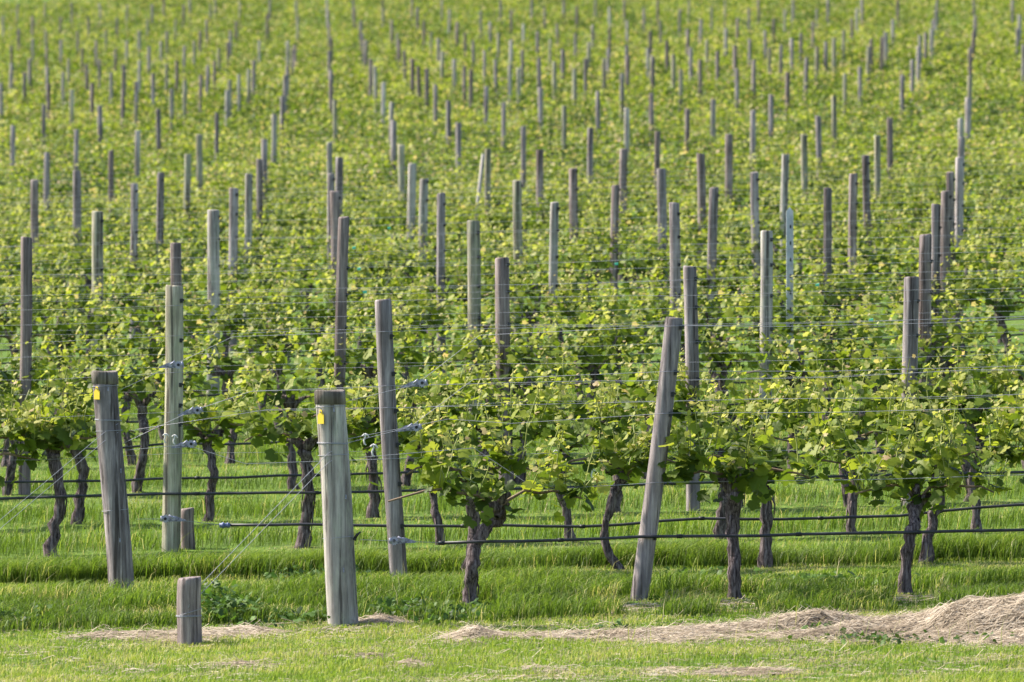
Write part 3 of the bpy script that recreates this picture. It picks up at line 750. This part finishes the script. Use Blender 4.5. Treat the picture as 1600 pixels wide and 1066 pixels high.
def yellow_tag(post, ax_, xoff, z, r, label):
    a = Vector((ax_ + xoff, -math.sqrt(r * r - xoff * xoff) - .004, z)); yaw = math.asin(xoff / r)
    out = [(-.022, -.035), (.022, -.035), (.021, .012), (.010, .022), (.008, .036), (-.002, .042), (-.010, .036), (-.011, .022), (-.022, .010)]
    n = len(out); vs = [(x, -.0015, y) for x, y in out] + [(x, .0015, y) for x, y in out]
    R = Euler((0, 0, yaw)).to_matrix()
    mb = MB(); mb.add([R @ Vector(v) for v in vs], [tuple(range(n)), tuple(reversed(range(n, 2 * n)))] + [(i, n + i, n + (i + 1) % n, (i + 1) % n) for i in range(n)])
    w = Vector((post.location.x, post.location.y, post.location.z)) + a
    o = link('yellow_tag', mb.mesh('yellow_tag', 'yellow', False), None, w); tag(o, label, 'tag', 'yellow tags on the end posts')
    mb = MB(); mb.tube([R @ Vector((0, -.006, .028)), R @ Vector((0, .004, .028))], .004, 8); link('nail', mb.mesh('nail', 'steel'), o)
e1, e1x, e1z, e1h, e1l = end_post((515, 611), (537, 982), 29.15, .081, 'thick front end post with a yellow tag and stay wires, greenish grey', 'wood_pale', '')
e2, e2x, e2z, e2h, e2l = end_post((163, 581), (190, 927), 31.6, .075, 'thick grey end post leaning left, left of the tall green post', 'wood_grey', '')
yellow_tag(e1, e1l * (e1h - .14), -.053, e1h - .14, .083, 'yellow tag nailed near the top of the greenish front end post')
yellow_tag(e2, e2l * (e2h - .125), -.048, e2h - .125, .077, 'yellow tag nailed near the top of the leaning left end post')
d_ = 28.35; ax, az = px(295, d_), gzf(px(295, d_), d_)
anchor = link('anchor_post', post_mesh(.355, .064, 8, 24, 'anchor_post', 'wood_brown', lean=(.01, 0)), None, (ax, d_, az)); tag(anchor, 'short anchor post in the hay holding the stay wires', 'post')
mb = MB(); wrap(mb, 0, .065, .15, turns=2); wrap(mb, 0, .065, .17, turns=1, tilt=.02); link('wire_loop', mb.mesh('wire_loop', 'wire'), anchor)
# row-two anchor beyond the left edge
d2_ = 30.7; ax2, az2 = px(-75, d2_), gzf(px(-75, d2_), d2_)
tag(link('anchor_post', post_mesh(.34, .06, 9, 20, 'anchor_post', 'wood_grey'), None, (ax2, d2_, az2)), 'short anchor post beyond the left edge holding the second stay', 'post')

# stay wires (two strands each)
def polytube(name, polys, r, mat, label, cat, n=5, group=None):
    root = None
    for k, pts in enumerate(polys):
        mb = MB(); p0 = Vector(pts[0]); mb.tube([Vector(p) - p0 for p in pts], r, n)
        o = link(name if k == 0 else 'strand', mb.mesh(name, mat), root)
        if root is None: root = o; o.location = p0
        else: o.location = p0 - root.location
    tag(root, label, cat, group); return root
def stay(ex, ed, ez, eh, el, er, bx, bd, bz, br, zt, label):
    pl = []
    for dz, off in ((0, -er), (-.05, -er * .9)):
        a = Vector((ex + el * zt + er * .8, ed - er * .62, ez + zt + dz)); m_ = Vector((ex + el * zt - er * .3, ed - er - .006, ez + zt + dz - .055)); b = Vector((bx + br * .7, bd - .02, bz + .30 + dz)); c_ = Vector((bx + .0, bd - br - .004, bz + .2))
        pl.append([a, m_, b, c_])
    polytube('stay_wire', pl, .0016, 'wire', label, 'wire')
stay(e1x, 29.15, e1z, e1h, e1l, .081, ax, 28.35, az, .064, e1h - .28, 'twisted stay wire running from the front end post down to the short anchor post')
stay(e2x, 31.6, e2z, e2h, e2l, .075, ax2, d2_, az2, .06, e2h - .30, 'stay wire slanting from the leaning left end post out of the left edge')

# ------------------------------------------------------------------ trellis wires and drip pipes
def nearest_x(row_, x_):
    return 0
NUM = ['', 'first', 'second', 'third', 'fourth', 'fifth', 'sixth', 'seventh', 'eighth', 'ninth', 'tenth', 'eleventh', 'twelfth']
def wire_run(r, wh, start=None, rad=.0015, seed=0):
    """polyline along row r at height wh touching each post"""
    d_ = rowd(r); hw = d_ * 800 / F + 1.6; rr = random.Random(r * 31 + int(wh * 100) + seed)
    ps = sorted(rowposts.get(r, [])); pts = []
    x_ = -hw if start is None else start[-1][0] + .35
    if start: pts += [tuple(p) for p in start]
    anchors = sorted([(p[0] + p[2] * wh + p[3] * .8, 'p', p[3]) for p in ps if p[0] > x_ + .1])
    k = x_
    grid = []
    while k < hw: grid.append((k, 'g', 0)); k += rr.uniform(.7, 1.1)
    for a in sorted(anchors + [g_ for g_ in grid if all(abs(g_[0] - q[0]) > .4 for q in anchors)]):
        sag = 0 if a[1] == 'p' else rr.gauss(-.006, .006)
        pts.append((a[0], d_ - (a[2] + .003 if a[1] == 'p' else .05 + rr.gauss(0, .008)), gzf(a[0], d_) + wh + sag))
    return pts
def wire_thing(name, r, heights, label, starts=None, rad=.0015, mat='wire', part='wire'):
    d_ = rowd(r); root = bpy.data.objects.new(name, None); COL.objects.link(root); root.location = (0, d_, gzf(0, d_)); root.empty_display_size = .1
    tag(root, label, 'wires', 'trellis wires')
    for i, wh in enumerate(heights):
        pts = wire_run(r, wh, starts[i] if starts else None)
        mb = MB(); o0 = root.location; mb.tube([Vector(p) - o0 for p in pts], rad, 4); link(part, mb.mesh(part, mat), root)
    return root
def spt(u, v, d_): return (px(u, d_), d_, pz(v, d_))
dA = 29.15 - .05; d1 = rowd(1)
st1 = [[(e1x + e1l * .98 + .085, 29.12, e1z + .98), spt(640, 668, d1 - .09)], [(e1x + e1l * 1.2 + .085, 29.12, e1z + 1.2), spt(650, 601, d1 - .09)],
       [(e1x + e1l * 1.0 + .085, 29.14, e1z + 1.0), spt(700, 655, d1 - .05)], [(e1x + .085, 29.14, e1z + .9), spt(740, 700, d1 - .05)]]
wire_thing('trellis_wires', 1, (1.25, 1.50, 1.02, .64), 'galvanised wires of the front row running from the tagged end post to the right', st1)
d2 = rowd(2)
st2 = [[(e2x + e2l * .9 + .08, 31.6, e2z + .86), spt(298, 643, d2 - .1)], [(e2x + e2l * 1.15 + .08, 31.6, e2z + 1.17), spt(270, 571, d2 - .1)],
       [(e2x + e2l * .8 + .08, 31.6, e2z + .82), spt(290, 695, d2 - .1)], [(e2x + .08, 31.6, e2z + .94), spt(420, 640, d2 - .05)]]
wire_thing('trellis_wires', 2, (1.13, 1.45, .70, 1.0), 'galvanised wires of the second row fanning out from the leaning left end post', st2)
for r in range(3, 31):
    hs = WH if r < 8 else (.9, 1.2, 1.45) if r < 14 else (1.2, 1.42) if r < 20 else (1.35,)
    lb = 'galvanised wires strung along the %s row of posts' % NUM[r] if r <= 12 else 'thin wires strung along a row half way up the slope'
    wire_thing('trellis_wires', r, hs, lb, rad=.0011 if r < 6 else .0009)
def drip(r, pts, label, rad=.0085, fit=True):
    p0 = Vector(pts[0]); mb = MB(); mb.tube([Vector(p) - p0 for p in pts], rad, 8)
    o = link('drip_pipe', mb.mesh('drip_pipe', 'pipe'), None, p0); tag(o, label, 'pipe', 'drip pipes along the rows')
    for k in range(0, len(pts), 3):       # emitters / ties
        mb = MB(); a = Vector(pts[k]) - p0; mb.tube([a - Vector((.016, 0, 0)), a + Vector((.016, 0, 0))], rad * 1.35, 8); link('emitter', mb.mesh('emitter', 'black'), o)
    return o
def drip_pts(r, ctrl, dy=-.07):
    """ctrl: (u, v) points of the pipe in the photograph at row r"""
    d_ = rowd(r) + dy; us = [c[0] for c in ctrl]; vs_ = [c[1] for c in ctrl]; out = []; rr = random.Random(r)
    for u in np.arange(us[0], us[-1] + 1, 62): out.append((px(u, d_), d_ + rr.gauss(0, .006), pz(float(np.interp(u, us, vs_)) + rr.gauss(0, .5), d_)))
    return out
drip(1, drip_pts(1, [(690, 848), (740, 847), (870, 845), (1005, 839), (1200, 836), (1400, 832), (1590, 828), (1900, 822)]), 'black drip pipe of the front row, lowest of the pipes')
drip(2, drip_pts(2, [(352, 821), (480, 820), (600, 822), (740, 822), (900, 823), (960, 821), (1085, 809), (1140, 811), (1200, 812), (1330, 808), (1420, 806), (1480, 798), (1600, 789), (1900, 780)], .08), 'black drip pipe of the second row with a bluish end fitting near the green post')
drip(3, drip_pts(3, [(-250, 782), (0, 779), (270, 772), (600, 769), (740, 765), (870, 762), (1140, 753), (1320, 745), (1600, 738), (1850, 735)]), 'black drip pipe of the third row passing behind both end posts')
drip(4, drip_pts(4, [(-250, 756), (0, 754), (160, 751), (600, 740), (860, 727), (1080, 715), (1350, 708), (1600, 701), (1850, 698)]), 'black drip pipe of the fourth row')
for r in range(5, 11):
    d_ = rowd(r); pts = []; rr = random.Random(r)
    for x_ in np.arange(-d_ * 800 / F - 1.5, d_ * 800 / F + 1.5, .45): pts.append((x_, d_ - .06, gzf(x_, d_) + .33 + rr.gauss(0, .008)))
    drip(r, pts, 'black drip pipe of the %s row' % NUM[r])
# fitting joins and the wires that hold the pipe ends
mb = MB(); q = spt(352, 821, rowd(2) + .08); mb.tube([(-.035, 0, 0), (.03, 0, 0)], .013, 10); mb.tube([(-.02, 0, 0), (-.006, 0, 0)], .018, 10); mb.tube([(.01, 0, 0), (.02, 0, 0)], .017, 10)
tag(link('pipe_fitting', mb.mesh('pipe_fitting', 'blue'), None, q), 'bluish end fitting where the second drip pipe starts', 'fitting')
polytube('pipe_wire', [[(e2x + .09, 31.6, e2z + .42), spt(262, 811, rowd(2) - .1), spt(350, 821, rowd(2) + .08), ]], .0018, 'wire', 'wire holding the second drip pipe to the left end post', 'wire')
polytube('pipe_wire', [[(e1x + .09, 29.14, e1z + .46), spt(625, 846, d1 - .1), spt(692, 848, d1 - .07)]], .0018, 'wire', 'wire holding the front drip pipe to the front end post', 'wire')
mb = MB(); mb.tube([(0, 0, 0), (.012, -.004, .018), (.03, -.004, .034)], [.009, .008, .004], 7); mb.tube([(0, 0, 0), (-.004, 0, -.012)], .010, 7)
tag(link('pipe_stub', mb.mesh('pipe_stub', 'black'), None, (e1x + e1l * .46 + .09, 29.1, e1z + .47)), 'small black kinked pipe stub on the right side of the front end post', 'pipe')

# ratchet tensioners
def tensioner(u, v, d_, ang, label, flip=1):
    q = Vector(spt(u, v, d_)); root = bpy.data.objects.new('wire_tensioner', None); COL.objects.link(root); root.location = q
    root.rotation_euler = (0, -math.radians(ang), 0); root.scale = (flip, 1, 1); root.empty_display_size = .05; tag(root, label, 'tensioner', 'ratchet tensioners on the wires')
    out = [(-.085, -.006), (-.06, .002), (-.03, .014), (.0, .019), (.03, .016), (.062, .014), (.066, -.012), (.03, -.016), (-.03, -.014), (-.08, -.014)]
    n = len(out)
    for y0 in (-.020, .017):
        mb = MB(); mb.add([(a, y0, b) for a, b in out] + [(a, y0 + .003, b) for a, b in out], [tuple(range(n)), tuple(reversed(range(n, 2 * n)))] + [(i, n + i, n + (i + 1) % n, (i + 1) % n) for i in range(n)])
        link('side_plate', mb.mesh('side_plate', 'steel', False), root)
    mb = MB(); mb.tube([(.035, -.026, .002), (.035, .026, .002)], .014, 12); link('spool', mb.mesh('spool', 'steel'), root)
    mb = MB(); m_ = 12; vs = []
    for y0 in (-.030, -.024):
        for k in range(2 * m_):
            a = math.pi * k / m_; rr_ = .027 if k % 2 else .019; vs.append((.035 + math.cos(a) * rr_, y0, .002 + math.sin(a) * rr_))
    mb.add(vs, [tuple(range(2 * m_)), tuple(reversed(range(2 * m_, 4 * m_)))] + [(i, 2 * m_ + i, 2 * m_ + (i + 1) % (2 * m_), (i + 1) % (2 * m_)) for i in range(2 * m_)])
    link('toothed_wheel', mb.mesh('toothed_wheel', 'bright', False), root)
    mb = MB(); mb.tube([(.035, -.036, .002), (.035, -.029, .002)], .009, 8); link('axle', mb.mesh('axle', 'black'), root)
    mb = MB(); mb.tube([(-.012, -.030, .004), (-.012, .022, .004)], .013, 8); mb.tube([(-.012, -.034, .006), (.014, -.034, .024)], .005, 6); mb.tube([(.05, -.028, -.012), (.058, -.03, .018)], .006, 6); link('pawl', mb.mesh('pawl', 'bright'), root)
tensioner(650, 600, d1 - .10, 6, 'upper galvanised ratchet tensioner right of the leaning grey post by the front end post')
tensioner(641, 669, d1 - .10, 5, 'galvanised ratchet tensioner among the leaves at the left end of the front vines')
tensioner(626, 845, d1 - .12, 2, 'low ratchet tensioner across the foot of the grey post right of the end post', -1)
tensioner(270, 571, d2 - .12, 2, 'highest ratchet tensioner on the tall green post')
tensioner(300, 643, d2 - .12, 9, 'tilted ratchet tensioner on the right edge of the tall green post')
tensioner(290, 695, d2 - .12, 5, 'slim ratchet tensioner below the tilted one on the tall green post')
tensioner(268, 811, d2 - .12, 0, 'lowest ratchet tensioner on the tall green post near its foot', -1)
# white clips hanging on wires
def hook(u, v, d_, label, s=1):
    q = spt(u, v, d_); mb = MB()
    mb.tube([(0, 0, .02), (.004, 0, .004), (-.006, 0, -.022), (-.002, 0, -.044), (.008, 0, -.05)], .005, 6); mb.tube([(0, 0, .02), (.016, 0, .014), (.026, 0, -.002)], .005, 6); mb.tube([(-.016, 0, .006), (0, 0, .02)], .005, 6)
    s *= .8; o = link('wire_clip', mb.mesh('wire_clip', 'white'), None, q); o.scale = (s, s, s); tag(o, label, 'clip', 'white clips on the wires')
hook(570, 683, d1 - .06, 'white clip hanging on the wire just right of the front end post', 1.1); hook(583, 700, d1 - .06, 'curled white clip hanging lower, second right of the front end post', 1.2)
hook(258, 682, d2 - .12, 'pale clip tied across the tall green post'); hook(272, 684, d2 - .12, 'second pale clip on the right side of the tall green post')
hook(1056, 742, rowd(2), 'white clip hanging right of the leaning post'); hook(868, 708, rowd(2), 'white clip on the low wire over the twisted trunk right of the bent vine')
hook(1332, 690, rowd(3) - .1, 'white clip on the wire left of the bushy crowned front vine'); hook(925, 737, rowd(3) - .1, 'white tie on the low wire left of the curved bare trunk')
for (u, v, r) in ((561, 421, 6), (570, 457, 5), (553, 388, 7), (963, 413, 7), (1277, 446, 6), (1361, 501, 4), (608, 357, 9)):
    mb = MB(); mb.box((0, 0, 0), (.014, .005, .007)); mb.tube([(-.012, 0, .005), (.014, 0, .009)], .005, 6)
    d_ = rowd(r) - .06; tag(link('wire_clip', mb.mesh('wire_clip', 'teal', False), None, spt(u, v, d_)), 'tiny teal plastic clip joining wires on the lower slope', 'clip', 'teal clips on the wires')

# ------------------------------------------------------------------ weeds
rs = np.random.default_rng(5); WP = []; WS = []; WT = []
for (u, v, n_, su, hh_) in ((355, 968, 330, 24, .13), (330, 955, 150, 14, .16), (440, 972, 150, 40, .06), (630, 965, 240, 28, .09), (700, 972, 160, 30, .08), (20, 975, 160, 40, .07), (480, 905, 150, 60, .07),
                           (1300, 918, 200, 60, .08), (1560, 1002, 200, 50, .06), (1370, 1005, 150, 40, .05), (1290, 990, 60, 18, .05), (800, 925, 100, 40, .07), (1090, 905, 70, 40, .06), (950, 985, 60, 60, .03)):
    dd = np.arange(24, 34, .05); vv = 533 - (gz((u - 800) * dd / F, dd) - CAMZ) * F / dd; d0 = dd[np.argmin(abs(vv - v))]
    x_ = px(u, d0) + rs.normal(0, su / 290, n_); y_ = d0 + rs.normal(0, .14, n_); z_ = gz(x_, y_) + rs.uniform(0, 1, n_) * hh_
    WP.append(np.stack([x_, y_, z_], 1)); WS.append(rs.uniform(.02, .05, n_)); WT.append(np.clip(rs.normal(.4, .25, n_), 0, 1))
WP = np.concatenate(WP)
tag(link('weeds', leaves_mesh('weeds', WP, leaf_frames(len(WP), rs), np.concatenate(WS), np.concatenate(WT), 'mid', 'weed')), 'dark leafy weeds growing at the posts and in the grass', 'weeds', kind='stuff')
